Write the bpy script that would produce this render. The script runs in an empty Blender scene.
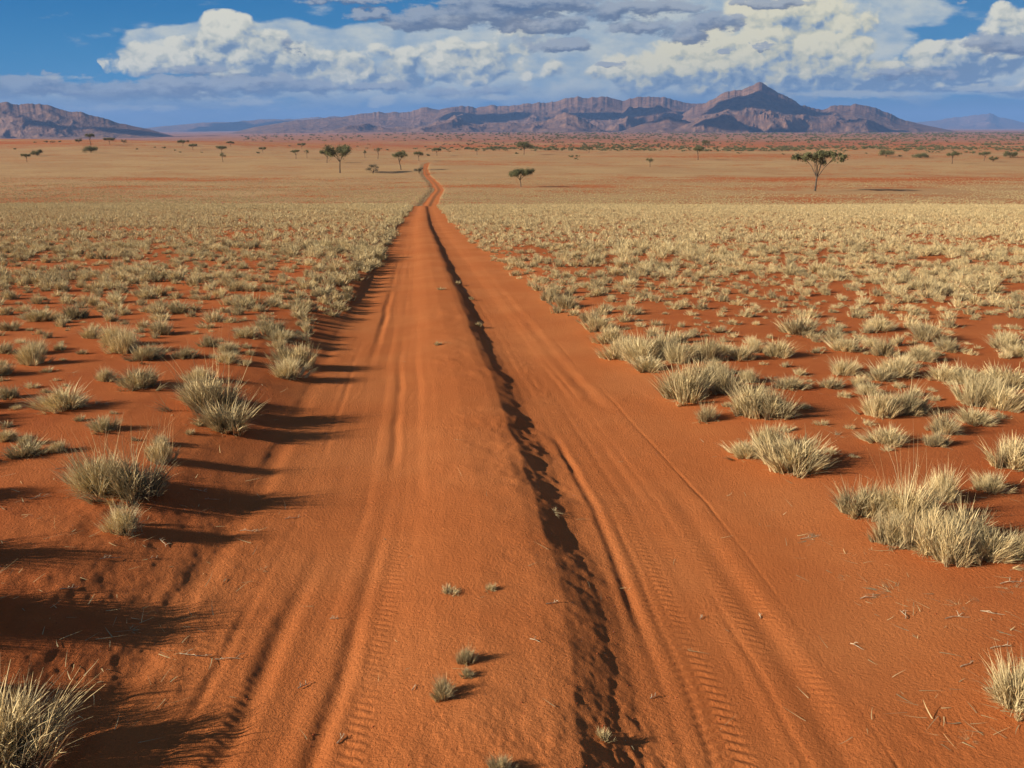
import bpy, math, random
import numpy as np
from mathutils import Vector

random.seed(7)
rng = np.random.default_rng(11)
sc = bpy.context.scene
COL = sc.collection
F = 850.0
CAMZ = 2.255
PITCH = math.atan(257.0 / F)
SLOPE = PITCH - math.atan(193.0 / F)
SUN_EL, SUN_AZ = math.radians(21.5), math.radians(255)   # direction TO the sun, azimuth clockwise from +Y

# ------------------------------------------------------------------ helpers
def tag(o, label=None, cat=None, group=None, kind=None):
    if label: o['label'] = label
    if cat: o['category'] = cat
    if group: o['group'] = group
    if kind: o['kind'] = kind
    return o

def mesh_np(name, V, Fq, mat=None, smooth=True, attrs=None):
    """V (n,3), Fq (m,k) with k = 3 or 4"""
    me = bpy.data.meshes.new(name)
    V = np.ascontiguousarray(V, dtype=np.float32); Fq = np.ascontiguousarray(Fq, dtype=np.int32)
    me.vertices.add(len(V)); me.vertices.foreach_set('co', V.ravel())
    k = Fq.shape[1]
    me.loops.add(Fq.size); me.loops.foreach_set('vertex_index', Fq.ravel())
    me.polygons.add(len(Fq))
    me.polygons.foreach_set('loop_start', np.arange(0, Fq.size, k, dtype=np.int32))
    me.polygons.foreach_set('loop_total', np.full(len(Fq), k, dtype=np.int32))
    if smooth: me.polygons.foreach_set('use_smooth', np.ones(len(Fq), dtype=bool))
    for an, arr in (attrs or {}).items():
        a = me.attributes.new(an, 'FLOAT', 'POINT'); a.data.foreach_set('value', np.ascontiguousarray(arr, dtype=np.float32))
    me.update(calc_edges=True)
    if mat: me.materials.append(mat)
    return me

def link(name, me, parent=None):
    o = bpy.data.objects.new(name, me); COL.objects.link(o)
    if parent: o.parent = parent
    return o

def _hash(ix, iy, seed):
    h = (ix.astype(np.int64) * 374761393 + iy.astype(np.int64) * 668265263 + seed * 1442695041) & 0xFFFFFFFF
    h = ((h ^ (h >> 13)) * 1274126177) & 0xFFFFFFFF
    return ((h ^ (h >> 16)) & 0xFFFF) / 65535.0

def vnoise(x, y, seed=0):
    ix = np.floor(x); iy = np.floor(y); fx = x - ix; fy = y - iy
    fx = fx * fx * fx * (fx * (fx * 6 - 15) + 10); fy = fy * fy * fy * (fy * (fy * 6 - 15) + 10)
    a = _hash(ix, iy, seed); b = _hash(ix + 1, iy, seed); c = _hash(ix, iy + 1, seed); d = _hash(ix + 1, iy + 1, seed)
    return (a + (b - a) * fx) * (1 - fy) + (c + (d - c) * fx) * fy - 0.5

def fbm(x, y, seed=0, octs=4, gain=0.5, lac=2.03):
    s = 0; a = 1.0
    for i in range(octs):
        s = s + a * vnoise(x, y, seed + i * 17)
        x, y = (x * 0.8 - y * 0.6) * lac + 13.1, (x * 0.6 + y * 0.8) * lac + 7.7; a *= gain
    return s

def ridged(x, y, seed=0, octs=5, gain=0.5, lac=2.1):
    s = 0; a = 1.0; w = 1.0
    for i in range(octs):
        n = 1 - np.abs(2.0 * vnoise(x, y, seed + i * 31)) * 1.0
        n = n * n; s = s + a * n * w; w = np.clip(n * 1.3, 0, 1)
        x, y = (x * 0.8 - y * 0.6) * lac + 3.1, (x * 0.6 + y * 0.8) * lac + 5.7; a *= gain
    return s / 1.9

def sstep(a, b, x):
    t = np.clip((x - a) / (b - a), 0, 1); return t * t * (3 - 2 * t)

# ------------------------------------------------------------------ node expression helper
class E:
    def __init__(s, nt, sock): s.nt = nt; s.s = sock
    def _m(s, op, *o):
        n = s.nt.nodes.new('ShaderNodeMath'); n.operation = op
        for i, v in enumerate((s,) + o):
            if isinstance(v, E): s.nt.links.new(v.s, n.inputs[i])
            else: n.inputs[i].default_value = v
        return E(s.nt, n.outputs[0])
    def __add__(s, o): return s._m('ADD', o)
    __radd__ = __add__
    def __sub__(s, o): return s._m('SUBTRACT', o)
    def __rsub__(s, o): return s._m('MULTIPLY_ADD', -1.0, o)
    def __mul__(s, o): return s._m('MULTIPLY', o)
    __rmul__ = __mul__
    def __truediv__(s, o): return s._m('DIVIDE', o)
    def mx(s, o): return s._m('MAXIMUM', o)
    def mn(s, o): return s._m('MINIMUM', o)
    def pw(s, o): return s._m('POWER', o)
    def ma(s, a, b): return s._m('MULTIPLY_ADD', a, b)
    def ab(s): return s._m('ABSOLUTE')
    def clamp(s): return s._m('ADD', 0.0).mx(0.0).mn(1.0)
    def ss(s, a, b):
        n = s.nt.nodes.new('ShaderNodeMapRange'); n.interpolation_type = 'SMOOTHSTEP'
        s.nt.links.new(s.s, n.inputs[0]); n.inputs[1].default_value = a; n.inputs[2].default_value = b
        return E(s.nt, n.outputs[0])

def vec(nt, x, y, z=0.0):
    n = nt.nodes.new('ShaderNodeCombineXYZ')
    for i, v in enumerate((x, y, z)):
        if isinstance(v, E): nt.links.new(v.s, n.inputs[i])
        else: n.inputs[i].default_value = v
    return n.outputs[0]

def noise(nt, v, scale, detail=4, rough=0.5, dist=0.0):
    n = nt.nodes.new('ShaderNodeTexNoise'); nt.links.new(v, n.inputs['Vector'])
    n.inputs['Scale'].default_value = scale; n.inputs['Detail'].default_value = detail
    n.inputs['Roughness'].default_value = rough; n.inputs['Distortion'].default_value = dist
    return E(nt, n.outputs[0])

def mixc(nt, f, a, b):
    n = nt.nodes.new('ShaderNodeMix'); n.data_type = 'RGBA'
    for sock, v in ((n.inputs[0], f), (n.inputs[6], a), (n.inputs[7], b)):
        if isinstance(v, E): nt.links.new(v.s, sock)
        elif isinstance(v, bpy.types.NodeSocket): nt.links.new(v, sock)
        elif isinstance(v, (int, float)): sock.default_value = v
        else: sock.default_value = (*v, 1)
    return n.outputs[2]

def new_mat(name):
    m = bpy.data.materials.new(name); m.use_nodes = True
    nt = m.node_tree; b = nt.nodes['Principled BSDF']; b.inputs['Specular IOR Level'].default_value = 0.15
    b.inputs['Roughness'].default_value = 0.9
    return m, nt, b

# ------------------------------------------------------------------ camera / view
cam_d = bpy.data.cameras.new('camera'); cam = bpy.data.objects.new('camera', cam_d); COL.objects.link(cam)
cam.location = (0, 0, CAMZ); cam.rotation_euler = (math.pi / 2 - PITCH, 0, 0)
cam_d.sensor_width = 36; cam_d.lens = F / 1024 * 36; cam_d.clip_end = 200000; cam_d.clip_start = 0.05
sc.camera = cam
sc.view_settings.view_transform = 'Standard'; sc.view_settings.look = 'None'
sc.view_settings.exposure = EXPOSURE = 0.72
sc.view_settings.gamma = 1
sc.cycles.use_denoising = True
try: sc.cycles.denoiser = 'OPENIMAGEDENOISE'
except Exception: pass
sc.cycles.max_bounces = 5; sc.cycles.diffuse_bounces = 2; sc.cycles.transparent_max_bounces = 8; sc.cycles.volume_bounces = 0

def row_tan(row):      # pixel row -> z'/Y (downwards negative)
    return -math.tan(PITCH + math.atan((row - 384.0) / F))

# ------------------------------------------------------------------ terrain heights
def table(knots):
    ly = np.linspace(math.log(100), math.log(60000), 900)
    kx = np.array([math.log(k[0]) for k in knots]); kr = np.array([k[1] for k in knots])
    rows = np.interp(ly, kx, kr)
    ker = np.exp(-np.linspace(-2, 2, 17) ** 2); ker /= ker.sum()
    rows = np.convolve(np.pad(rows, 8, mode='edge'), ker, mode='valid')
    Y = np.exp(ly); tn = np.array([row_tan(r) for r in rows])
    return ly, CAMZ + Y * tn
def plane_row(Y):
    return 384 + F * math.tan(math.atan((math.tan(SLOPE) * Y + CAMZ) / Y) - PITCH)
near_kn = [(100, plane_row(100)), (118, plane_row(118)), (137, plane_row(137)), (165, 211.0), (205, 203.8)]
LY, ZM = table(near_kn + [(290, 190), (420, 177), (560, 164.5), (800, 156), (1100, 151.5), (1500, 147.5), (2500, 140.5), (4500, 135.5), (8000, 133), (14000, 131), (40000, 128.2), (60000, 127.8)])
_, ZL = table(near_kn + [(290, 190), (420, 176), (560, 164), (800, 153), (1100, 147), (1600, 139.5), (2500, 142), (4500, 140.5), (8000, 138.5), (14000, 135), (40000, 130), (60000, 129)])

def cx_road(Y):
    Y = np.asarray(Y, dtype=float)
    ky = [1, 3.4, 3.95, 5.84, 8.6, 14.6, 33, 60, 142, 205, 248, 290, 340, 380, 430, 500, 580, 700]
    kx = [.50, .464, .437, .344, .03, -.62, -2.67, -5.7, -14.0, (428.5-512)/F*.957*205, (433-512)/F*.957*248, (438-512)/F*.957*290, (434.5-512)/F*.957*340, (430.5-512)/F*.957*380, (426-512)/F*.957*430, (424-512)/F*.957*500, (425.5-512)/F*.957*580, (432-512)/F*.957*700]
    if Y.ndim == 0: return float(np.interp(Y, ky, kx))
    return np.interp(Y, ky, kx)

PU = np.array([-9, -3.8, -3.2, -2.9, -2.6, -2.35, -2.0, -1.5, -1.15, -0.85, -0.6, -0.28, -0.17, -0.07, 0.035, 0.13, 0.21, 0.60, 0.85, 1.05, 1.5, 2.0, 2.6, 9])
PZ = np.array([0.20, 0.20, 0.165, 0.115, 0.045, -.01, -.035, -.045, -.025, 0.018, 0.040, 0.043, 0.032, -.002, -.040, -.059, -.064, -.070, -.055, -.045, -.028, 0.01, 0.055, 0.07])
# ruts: offset from the ridge flank, depth, half width, distance at which they fade
RUTS = [(-2.28, .008, .07, 9), (-1.66, .0125, .052, 20), (-1.44, .005, .035, 10), (-1.27, .0155, .042, 7), (.27, .013, .032, 8), (.93, .009, .07, 14), (.66, .004, .03, 9), (.52, .003, .03, 8), (.76, .004, .02, 9), (1.12, .008, .010, 12), (.38, .003, .02, 8), (-1.9, .005, .03, 9), (-1.05, .005, .05, 10)]
_ud = np.linspace(-9, 9, 3601); _pz = np.interp(_ud, PU, PZ)
_k = np.exp(-np.linspace(-2, 2, 9) ** 2); _k /= _k.sum(); _pz = np.convolve(np.pad(_pz, 4, mode='edge'), _k, mode='valid')

def terrain(X, Y, fine=True):
    X = np.asarray(X, float); Y = np.asarray(Y, float)
    Yp = np.maximum(Y, 101.0)
    px = 512 + F * X / Yp / .957
    w = 1 - sstep(60, 430, px)
    l = np.log(Yp)
    far = np.interp(l, LY, ZM) * (1 - w) + np.interp(l, LY, ZL) * w
    z = np.where(Y < 101.0, -math.tan(SLOPE) * Y, far)
    R = np.hypot(X, Y)
    # long undulations, only where they cannot lift the near view
    z = z + np.where(Y > 180, 1, 0) * sstep(180, 500, Y) * fbm(X / 160, Y / 120, 5, 3) * np.clip(Y * 0.0022, 0, 5.0)
    z = z + fbm(X / 3.1, Y / 3.1, 3, 2) * 0.05 * sstep(1.8, 4, np.abs(X - cx_road(Y) + .5)) * (1 - sstep(90, 130, Y))
    u = X - cx_road(Y)
    wob = fbm(Y / 1.9, Y * 0 + 2.2, 9, 3) * 0.05
    eg = vnoise(Y / .32, X / .5, 141) * .030 + vnoise(Y / .13, X / .2, 142) * .012 + fbm(Y / 1.4, Y * 0 + 4, 143, 2) * .07
    prof = np.interp(u + wob + eg * np.exp(-((u - .05) / .3) ** 2), _ud, _pz)
    for k_, (uo, dp, hw, fd) in enumerate(RUTS):
        am = np.clip(.75 + 1.6 * fbm(Y / 1.7, Y * 0 + k_ * 5.1, 150 + k_, 3), .12, 1.7) * (.25 + .75 * (1 - sstep(fd * .6, fd * 1.8, Y)))
        q = (u + wob * .8 + vnoise(Y / .4, X * 0 + k_, 170 + k_) * hw * .35 - uo) / hw
        prof = prof - dp * am * (np.exp(-q ** 2) - .22 * np.exp(-((q - 1.7) / .8) ** 2) - .15 * np.exp(-((q + 1.7) / .8) ** 2))
    bank = sstep(11, 20, Y) * (Y > 0)
    prof = prof + bank * (.038 * (1 - sstep(-2.42, -2.22, u + wob)) * sstep(-6, -3, u) - .02 * np.exp(-((u + 2.1) / .2) ** 2))
    prof = prof - .020 * sstep(8, 16, Y) * sstep(-.06, .05, u + wob) * (1 - sstep(.3, 1.1, u))
    z = z + prof * (1 - sstep(500, 700, Y))
    if fine:
        lod = lambda wl: np.clip(1.6 - (R * 0.0016) / (wl * 0.25), 0, 1)
        rut = np.exp(-((u + 1.5) / 0.42) ** 2) + np.exp(-((u - .62) / 0.42) ** 2)
        rough = 0.50 + 0.5 * np.exp(-((u + 0.2) / .45) ** 2) + .40 * np.exp(-((u + 2.9) / .8) ** 2) + .75 * np.exp(-((u - .04) / .14) ** 2) - 0.30 * np.clip(rut, 0, 1) - .2 * sstep(1.2, 1.6, u)
        patch = 0.6 + 1.3 * sstep(-.25, .4, fbm(X / 1.3, Y / 1.3, 44, 2))
        rough = rough * patch
        ux, uy = X * .97 + Y * .26, -X * .26 + Y * .97
        d = 0
        for wl, a, s in ((.5, .010, 61), (.22, .0070, 62), (.11, .0055, 63), (.055, .0040, 64), (.028, .0036, 65), (.016, .0024, 66)):
            d = d + a * lod(wl) * vnoise(ux / wl, uy / (wl * 1.5), s)
        # footprint-like pits in the softer sand left of the left rut
        z = z + d * rough
        # windblown ripple streaks and tyre treads
        tr = np.exp(-((u - .45) / .085) ** 4) * sstep(-.35, .1, fbm(X / .8, Y / .8, 71, 2) + .12)
        ch = np.sin((Y + 0.35 * np.abs(u - .45)) / .062 * 2 * math.pi) * np.clip(1.2 - R / 14, 0, 1)
        z = z + tr * ch * .0058
        for uo_, hw_, pt_, sd_ in ((.84, .05, .062, 83), (1.0, .045, .05, 84), (-1.74, .06, .058, 85), (-2.02, .07, .066, 86), (-1.12, .05, .055, 87)):
            m_ = np.exp(-((u + wob * .6 - uo_) / hw_) ** 4) * sstep(-.05, .3, fbm(X / .9 + uo_, Y / .9, sd_, 2))
            z = z + m_ * np.sin((Y + .45 * (u - uo_)) / pt_ * 2 * math.pi) * .0034 * np.clip(1.2 - R / 11, 0, 1)
        tr3 = np.exp(-((u - .66) / .06) ** 4) * sstep(-.2, .2, fbm(X / .9, Y / .9, 79, 2))
        z = z + tr3 * np.sin((Y - .3 * np.abs(u - .66)) / .055 * 2 * math.pi) * .0040 * np.clip(1.2 - R / 11, 0, 1)
        tr2 = np.exp(-((u + 1.48) / .10) ** 4) * sstep(0, .4, fbm(X / 1.1, Y / 1.1, 77, 2) + .1)
        z = z + tr2 * np.sin((Y - .2 * u) / .07 * 2 * math.pi) * .0035 * np.clip(1.2 - R / 12, 0, 1)
    return z

def T1(x, y): return float(terrain(np.array([x]), np.array([y]), False)[0])

_hy = np.exp(np.linspace(math.log(1.5), math.log(40000), 5000))
def hit(px, py):
    t = (px - 512) / F
    # exact ray: camera axis pitched
    v = (384 - py) / F
    dy = math.cos(PITCH) + v * math.sin(PITCH); dz = -math.sin(PITCH) + v * math.cos(PITCH)
    X = _hy * t / dy; zr = CAMZ + _hy * dz / dy
    zt = terrain(X, _hy, False)
    i = np.argmax(zr < zt)
    if i == 0: i = len(_hy) - 1
    return float(X[i]), float(_hy[i])
def depth(x, y):       # distance along the camera axis
    return y * math.cos(PITCH) - (T1(x, y) - CAMZ) * math.sin(PITCH)

# ------------------------------------------------------------------ ground sheet
def build_ground():
    r = [0.25]
    while r[-1] < 2.4: r.append(r[-1] * 1.06)
    while r[-1] < 130: r.append(r[-1] + min(r[-1] ** 2 * 6.0e-4, r[-1] * .012))
    while r[-1] < 55000: r.append(r[-1] * 1.016)
    r = np.array(r)
    t1 = np.arctan(np.linspace(-.68, .68, 900))
    a = np.radians(np.linspace(-180, -52, 36)); b = np.linspace(math.radians(-51), t1[0], 50)[:-1]
    th = np.concatenate([a, b, t1, -b[::-1], -a[::-1][:-1]])
    R, TH = np.meshgrid(r, th, indexing='ij')
    X = R * np.sin(TH); Y = R * np.cos(TH)
    Z = terrain(X, Y)
    n, m = R.shape
    V = np.stack([X, Y, Z], -1).reshape(-1, 3)
    i = np.arange(n - 1)[:, None]; j = np.arange(m)[None, :]; j2 = (j + 1) % m
    Fq = np.stack([i * m + j + 0 * j2, i * m + j2 + 0 * j, (i + 1) * m + j2, (i + 1) * m + j], -1).reshape(-1, 4)
    # centre cap
    V = np.vstack([V, [[0, 0, float(terrain(np.array([0.]), np.array([0.]))[0])]]])
    u = (X - cx_road(Y)).ravel(); Yf = Y.ravel(); Xf = X.ravel()
    wr = np.interp(Yf, [0, 150, 205, 290, 420, 560, 700], [2.2, 2.0, 1.55, 1.4, 1.4, 1.3, 1.2])
    uc = np.where(Yf < 150, u + .2, u)
    road = (1 - sstep(wr - .25, wr + .35, np.abs(uc))) * (1 - sstep(560, 640, Yf)) * (Yf > 0)
    mid = np.exp(-(u / .35) ** 2) * (Yf > 190) * road * .4
    # straw cover (real grass thinning and thickening with distance)
    lY = np.log(np.maximum(Yf, 1)); pxx = 512 + F * Xf / np.maximum(Yf, 1)
    rr = sstep(380, 900, pxx)
    kn = [(20, 0), (60, .12), (100, .42), (140, .50), (205, .60), (255, .68), (300, .64), (340, .64), (400, .60), (430, .66), (470, .80), (540, .82), (620, .74), (760, .66), (950, .66), (1050, .70), (1200, .58), (1500, .48), (2500, .24), (60000, .05)]
    cov = np.interp(lY, [math.log(k[0]) for k in kn], [k[1] for k in kn])
    redright = np.exp(-((lY - math.log(380)) / .13) ** 2) * rr * .26
    leftred = np.exp(-((lY - math.log(1150)) / .28) ** 2) * (1 - sstep(250, 620, pxx)) * .10
    cov = cov - redright - leftred + fbm(lY * 9 + Xf / np.maximum(Yf, 1) * 1.2, Xf / np.maximum(np.abs(Yf), 30) * 3.0, 91, 4) * .34 * sstep(150, 260, Yf)
    cov = np.clip(cov, 0, 1) * (1 - road)
    v1 = lambda a: np.append(a, 0)
    me = mesh_np('ground', V, Fq, None, True, dict(road=v1(road + 0), mid=v1(mid), cover=v1(cov), far=v1(sstep(1200, 3000, Yf))))
    # cap triangles
    return me

m_sand, nt, b = new_mat('red_sand')
at = lambda n: (lambda a: (setattr(a, 'attribute_name', n), E(nt, a.outputs['Fac']))[1])(nt.nodes.new('ShaderNodeAttribute'))
geo = nt.nodes.new('ShaderNodeNewGeometry'); P = geo.outputs['Position']
road, cover, farm, midm = at('road'), at('cover'), at('far'), at('mid')
n1 = noise(nt, P, .55, 5, .6); n2 = noise(nt, P, 9, 6, .65); n3 = noise(nt, P, 140, 3, .7); n4 = noise(nt, P, .03, 4, .6)
nbig = noise(nt, P, .9, 3, .5)
c = mixc(nt, n1.ss(.32, .68), (0.40, 0.103, 0.029), (0.47, 0.140, 0.041))
c = mixc(nt, (n2.ss(.5, .85)) * .45, c, (0.27, 0.068, 0.022))
c = mixc(nt, n3.ss(.55, .75) * .4, c, (0.22, 0.060, 0.022))
c = mixc(nt, n3.ss(.36, .22) * .5, c, (0.60, 0.30, 0.14))
c = mixc(nt, nbig.ss(.52, .66) * .28, c, (0.33, 0.082, 0.026))
c = mixc(nt, road * .55, c, mixc(nt, n1.ss(.35, .7), (0.52, 0.165, 0.046), (0.56, 0.198, 0.062)))
c = mixc(nt, road * n3.ss(.52, .8) * .35, c, (0.30, 0.065, 0.02))
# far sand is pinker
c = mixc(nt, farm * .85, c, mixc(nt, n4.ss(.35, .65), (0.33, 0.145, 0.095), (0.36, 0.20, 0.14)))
# straw cover: clumpy speckle that follows the cover amount
g1 = noise(nt, P, 1.4, 4, .75); g2 = noise(nt, P, .35, 3, .6)
ge = (g1 * .65 + g2 * .35)
n5 = noise(nt, P, .045, 5, .6)
cov2 = (cover + (n5 - .5) * .9 * cover.ss(.15, .5)).clamp()
thr = cov2.ma(-.42, .71)
gm = (ge - thr).ss(-.05, .05) * cover.ss(.01, .12)
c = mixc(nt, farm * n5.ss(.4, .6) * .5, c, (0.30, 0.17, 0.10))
straw = mixc(nt, n4.ss(.4, .6), (0.48, 0.315, 0.145), (0.43, 0.27, 0.125))
straw = mixc(nt, g1.ss(.5, .35) * .5, straw, (0.20, 0.12, 0.06))
c = mixc(nt, gm * .9, c, straw)
c = mixc(nt, midm, c, (0.36, 0.21, 0.09))
# scrub dots on the far plain
vs = nt.nodes.new('ShaderNodeTexVoronoi'); vs.inputs['Scale'].default_value = .016; nt.links.new(P, vs.inputs['Vector'])
dots = E(nt, vs.outputs['Distance']).ss(.30, .16) * farm * noise(nt, P, .0015, 3).ss(.40, .60)
c = mixc(nt, dots * .75, c, (0.085, 0.085, 0.05))
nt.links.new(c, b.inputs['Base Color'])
bp = nt.nodes.new('ShaderNodeBump'); bp.inputs['Strength'].default_value = 1.0; bp.inputs['Distance'].default_value = .013
h = noise(nt, P, 190, 3, .7) * .45 + noise(nt, P, 55, 4, .65)
nt.links.new(h.s, bp.inputs['Height'])
bp2 = nt.nodes.new('ShaderNodeBump'); bp2.inputs['Strength'].default_value = 1.0; bp2.inputs['Distance'].default_value = .22
hg = gm * cover * .6
nt.links.new(hg.s, bp2.inputs['Height']); nt.links.new(bp.outputs[0], bp2.inputs['Normal'])
nt.links.new(bp2.outputs[0], b.inputs['Normal'])
b.inputs['Roughness'].default_value = 1.0; b.inputs['Specular IOR Level'].default_value = 0.05
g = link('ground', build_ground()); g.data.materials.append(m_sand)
tag(g, kind='structure', label='red sand plain with a two-rut track running to the horizon')

# ------------------------------------------------------------------ grass tufts
m_grass, nt, b = new_mat('dry_grass')
a1 = nt.nodes.new('ShaderNodeAttribute'); a1.attribute_name = 'tone'; tone = E(nt, a1.outputs['Fac'])
a2 = nt.nodes.new('ShaderNodeAttribute'); a2.attribute_name = 'tip'; tip = E(nt, a2.outputs['Fac'])
oi = nt.nodes.new('ShaderNodeObjectInfo'); rnd = E(nt, oi.outputs['Random'])
c = mixc(nt, tone.ss(.15, .85), (0.25, 0.20, 0.115), (0.80, 0.59, 0.275))
c = mixc(nt, tone.ss(.88, .95), c, (0.86, 0.70, 0.38))
c = mixc(nt, (tone * 7.13)._m('FRACT').ss(.76, .86) * .6, c, (0.16, 0.13, 0.09))
c = mixc(nt, rnd.ss(.4, 1.0) * .35, c, (0.36, 0.30, 0.16))
c = mixc(nt, tip * .35, c, (0.70, 0.53, 0.25))
nt.links.new(c, b.inputs['Base Color']); b.inputs['Roughness'].default_value = .75
tr = nt.nodes.new('ShaderNodeBsdfTranslucent'); nt.links.new(c, tr.inputs['Color'])
mx = nt.nodes.new('ShaderNodeMixShader'); mx.inputs[0].default_value = .08
nt.links.new(b.outputs[0], mx.inputs[1]); nt.links.new(tr.outputs[0], mx.inputs[2])
nt.links.new(mx.outputs[0], nt.nodes['Material Output'].inputs['Surface'])

def blades(base, dirs, L, W, curve, tone, segs=4, seed=0):
    """curved strips; base (n,3), dirs (n,3) start direction, curve: bend towards horizontal"""
    r = np.random.default_rng(seed); n = len(base)
    t = np.linspace(0, 1, segs + 1)
    side = np.stack([r.normal(size=n), r.normal(size=n), 0 * L], -1); side /= np.linalg.norm(side, axis=1)[:, None] + 1e-9
    out = dirs.copy(); out[:, 2] = 0; nn = np.linalg.norm(out, axis=1)[:, None]; out = out / (nn + 1e-6)
    V = np.zeros((n, segs + 1, 2, 3)); tp = np.zeros((n, segs + 1, 2)); tn = np.zeros((n, segs + 1, 2))
    wig = r.normal(size=(n, 3)) * .10
    for k, tt in enumerate(t):
        p = base + dirs * (L * tt)[:, None] + out * (L * curve * tt ** 2.2)[:, None] + wig * (L * tt ** 2)[:, None]
        p[:, 2] -= L * curve * .55 * tt ** 2.5
        p[:, 2] = np.maximum(p[:, 2], base[:, 2] + .004 * tt)
        w = W * (1 - tt ** 1.6) * .5 + W * .07
        V[:, k, 0] = p - side * w[:, None]; V[:, k, 1] = p + side * w[:, None]
        tp[:, k] = tt ** 1.5; tn[:, k] = tone[:, None]
    idx = np.arange(n * (segs + 1) * 2).reshape(n, segs + 1, 2)
    Fq = np.stack([idx[:, :-1, 0], idx[:, :-1, 1], idx[:, 1:, 1], idx[:, 1:, 0]], -1).reshape(-1, 4)
    return V.reshape(-1, 3), Fq, tp.ravel(), tn.ravel()

def tuft(seed, nb=24, per=26, W=.006, segs=4, lean=1.0, stalks=0, gap=0.0, flat=0.0, dry=0.0):
    """bunch grass: width about 1, height about 0.8 (unit), built from bunches of blades"""
    r = np.random.default_rng(seed)
    bx = r.normal(size=(nb, 2)) * .19; rad = np.linalg.norm(bx, axis=1)
    if gap > 0: bx = bx[bx[:, 0] + bx[:, 1] * .4 > -gap]; nb = len(bx)
    base = []; dirs = []; L = []; tone = []
    for k in range(nb):
        n = int(per * r.uniform(.5, 1.4)); c0 = bx[k]; bt = r.uniform(.1, .95)
        d0 = np.array([c0[0] * 1.5 * lean + r.normal() * .15, c0[1] * 1.5 * lean + r.normal() * .15, 1.0 - flat])
        Lk = r.uniform(.28, .88) * (1 - .25 * np.hypot(*c0) / .3)
        pb = c0 + r.normal(size=(n, 2)) * .026
        dd = d0 + np.concatenate([r.normal(size=(n, 2)) * .15, np.zeros((n, 1))], 1)
        dd /= np.linalg.norm(dd, axis=1)[:, None]
        base.append(np.concatenate([pb, np.full((n, 1), -.02)], 1)); dirs.append(dd)
        L.append(Lk * r.uniform(.55, 1.05, n)); tone.append(np.clip(bt + r.normal(size=n) * .18, 0, 1))
    # short culms filling the dome so it reads as a cushion
    if not flat:
        n = int(nb * per * .42)
        cc = r.normal(size=(nb, 3)); cc[:, 2] = np.abs(cc[:, 2]) * .9 + .1; cc /= np.linalg.norm(cc, axis=1)[:, None]
        ci = r.integers(0, nb, n); dv = cc[ci] + r.normal(size=(n, 3)) * .12; dv[:, 2] = np.abs(dv[:, 2]); dv /= np.linalg.norm(dv, axis=1)[:, None]
        rd = r.uniform(.30, .95, n)[:, None]; rd = rd * r.uniform(.7, 1.12, nb)[ci][:, None]
        base.append(dv * rd * np.array([.42, .42, .50])); dd = dv * .9 + np.array([0, 0, .75]) + r.normal(size=(n, 3)) * .38; dd /= np.linalg.norm(dd, axis=1)[:, None]
        dirs.append(dd); L.append(r.uniform(.14, .30, n)); tone.append(np.clip(r.uniform(.15, .95, nb)[ci] + r.normal(size=n) * .15, 0, 1))
    # low thatch round the foot
    n = nb * per // 5
    ang = r.uniform(0, 2 * math.pi, n); q = r.uniform(.05, .25, n)
    pb = np.stack([np.cos(ang) * q, np.sin(ang) * q, 0 * q], -1)
    ang2 = ang + r.normal(size=n) * .8
    dd = np.stack([np.cos(ang2), np.sin(ang2), r.uniform(.05, .6, n)], -1); dd /= np.linalg.norm(dd, axis=1)[:, None]
    base.append(pb); dirs.append(dd); L.append(r.uniform(.12, .34, n)); tone.append(r.uniform(0, .9, n))
    base = np.vstack(base); dirs = np.vstack(dirs); L = np.concatenate(L); tone = np.concatenate(tone)
    cv = r.uniform(.02, .30, len(L)) * (1 + 1.5 * flat)
    Wd = W * r.uniform(.6, 1.5, len(L))
    tone = np.clip(tone + dry, 0, 1)
    V, Fq, tp, tn = blades(base, dirs, L, Wd, cv, tone, segs, seed)
    return mesh_np('grass_tuft', V, Fq, m_grass, True, dict(tip=tp, tone=tn))

def stalk_mesh(seed, n=26):
    r = np.random.default_rng(seed)
    base = np.concatenate([r.normal(size=(n, 2)) * .16, np.zeros((n, 1))], 1)
    d = np.concatenate([base[:, :2] * 1.2 + r.normal(size=(n, 2)) * .12, np.ones((n, 1))], 1); d /= np.linalg.norm(d, axis=1)[:, None]
    V, Fq, tp, tn = blades(base, d, r.uniform(.85, 1.35, n), np.full(n, .007), r.uniform(0, .2, n), r.uniform(.5, 1, n), 5, seed)
    return mesh_np('seed_stalks', V, Fq, m_grass, True, dict(tip=tp, tone=tn))

HI = [tuft(100 + i, nb=34 + (i % 3) * 8, per=34, W=.011, dry=(.1, .25, -.05, -.12, .2, .3, -.08, .15)[i], lean=.85 + .2 * (i % 3), gap=(.0, .22, .10, 0, .18, .15, 0, .2)[i]) for i in range(8)]
MD = [tuft(200 + i, nb=20 + (i % 3) * 4, per=17, W=.018, segs=3, dry=.12 * (i % 4) - .12, gap=(0, .2, 0, .12)[i % 4], lean=.8 + .15 * (i % 4)) for i in range(8)]
LO = [tuft(310 + i, nb=17, per=6, W=.034, segs=2, dry=.08, lean=.8 + .15 * (i % 3)) for i in range(6)]
FL = [tuft(400 + i, nb=9, per=12, W=.014, lean=2.6, flat=.75) for i in range(3)]
ST = [stalk_mesh(500 + i) for i in range(3)]

tufts = []       # x, y, width, height, kind, label
def T(px, py, w, hgt, kind='hi', label=None, stalk=False, var=None):
    x, y = hit(px, py); d = depth(x, y); s = d / F
    tufts.append(dict(x=x, y=y, w=w * s, h=hgt * s / math.cos(PITCH), kind=kind, label=label, stalk=stalk, var=var))

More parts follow.
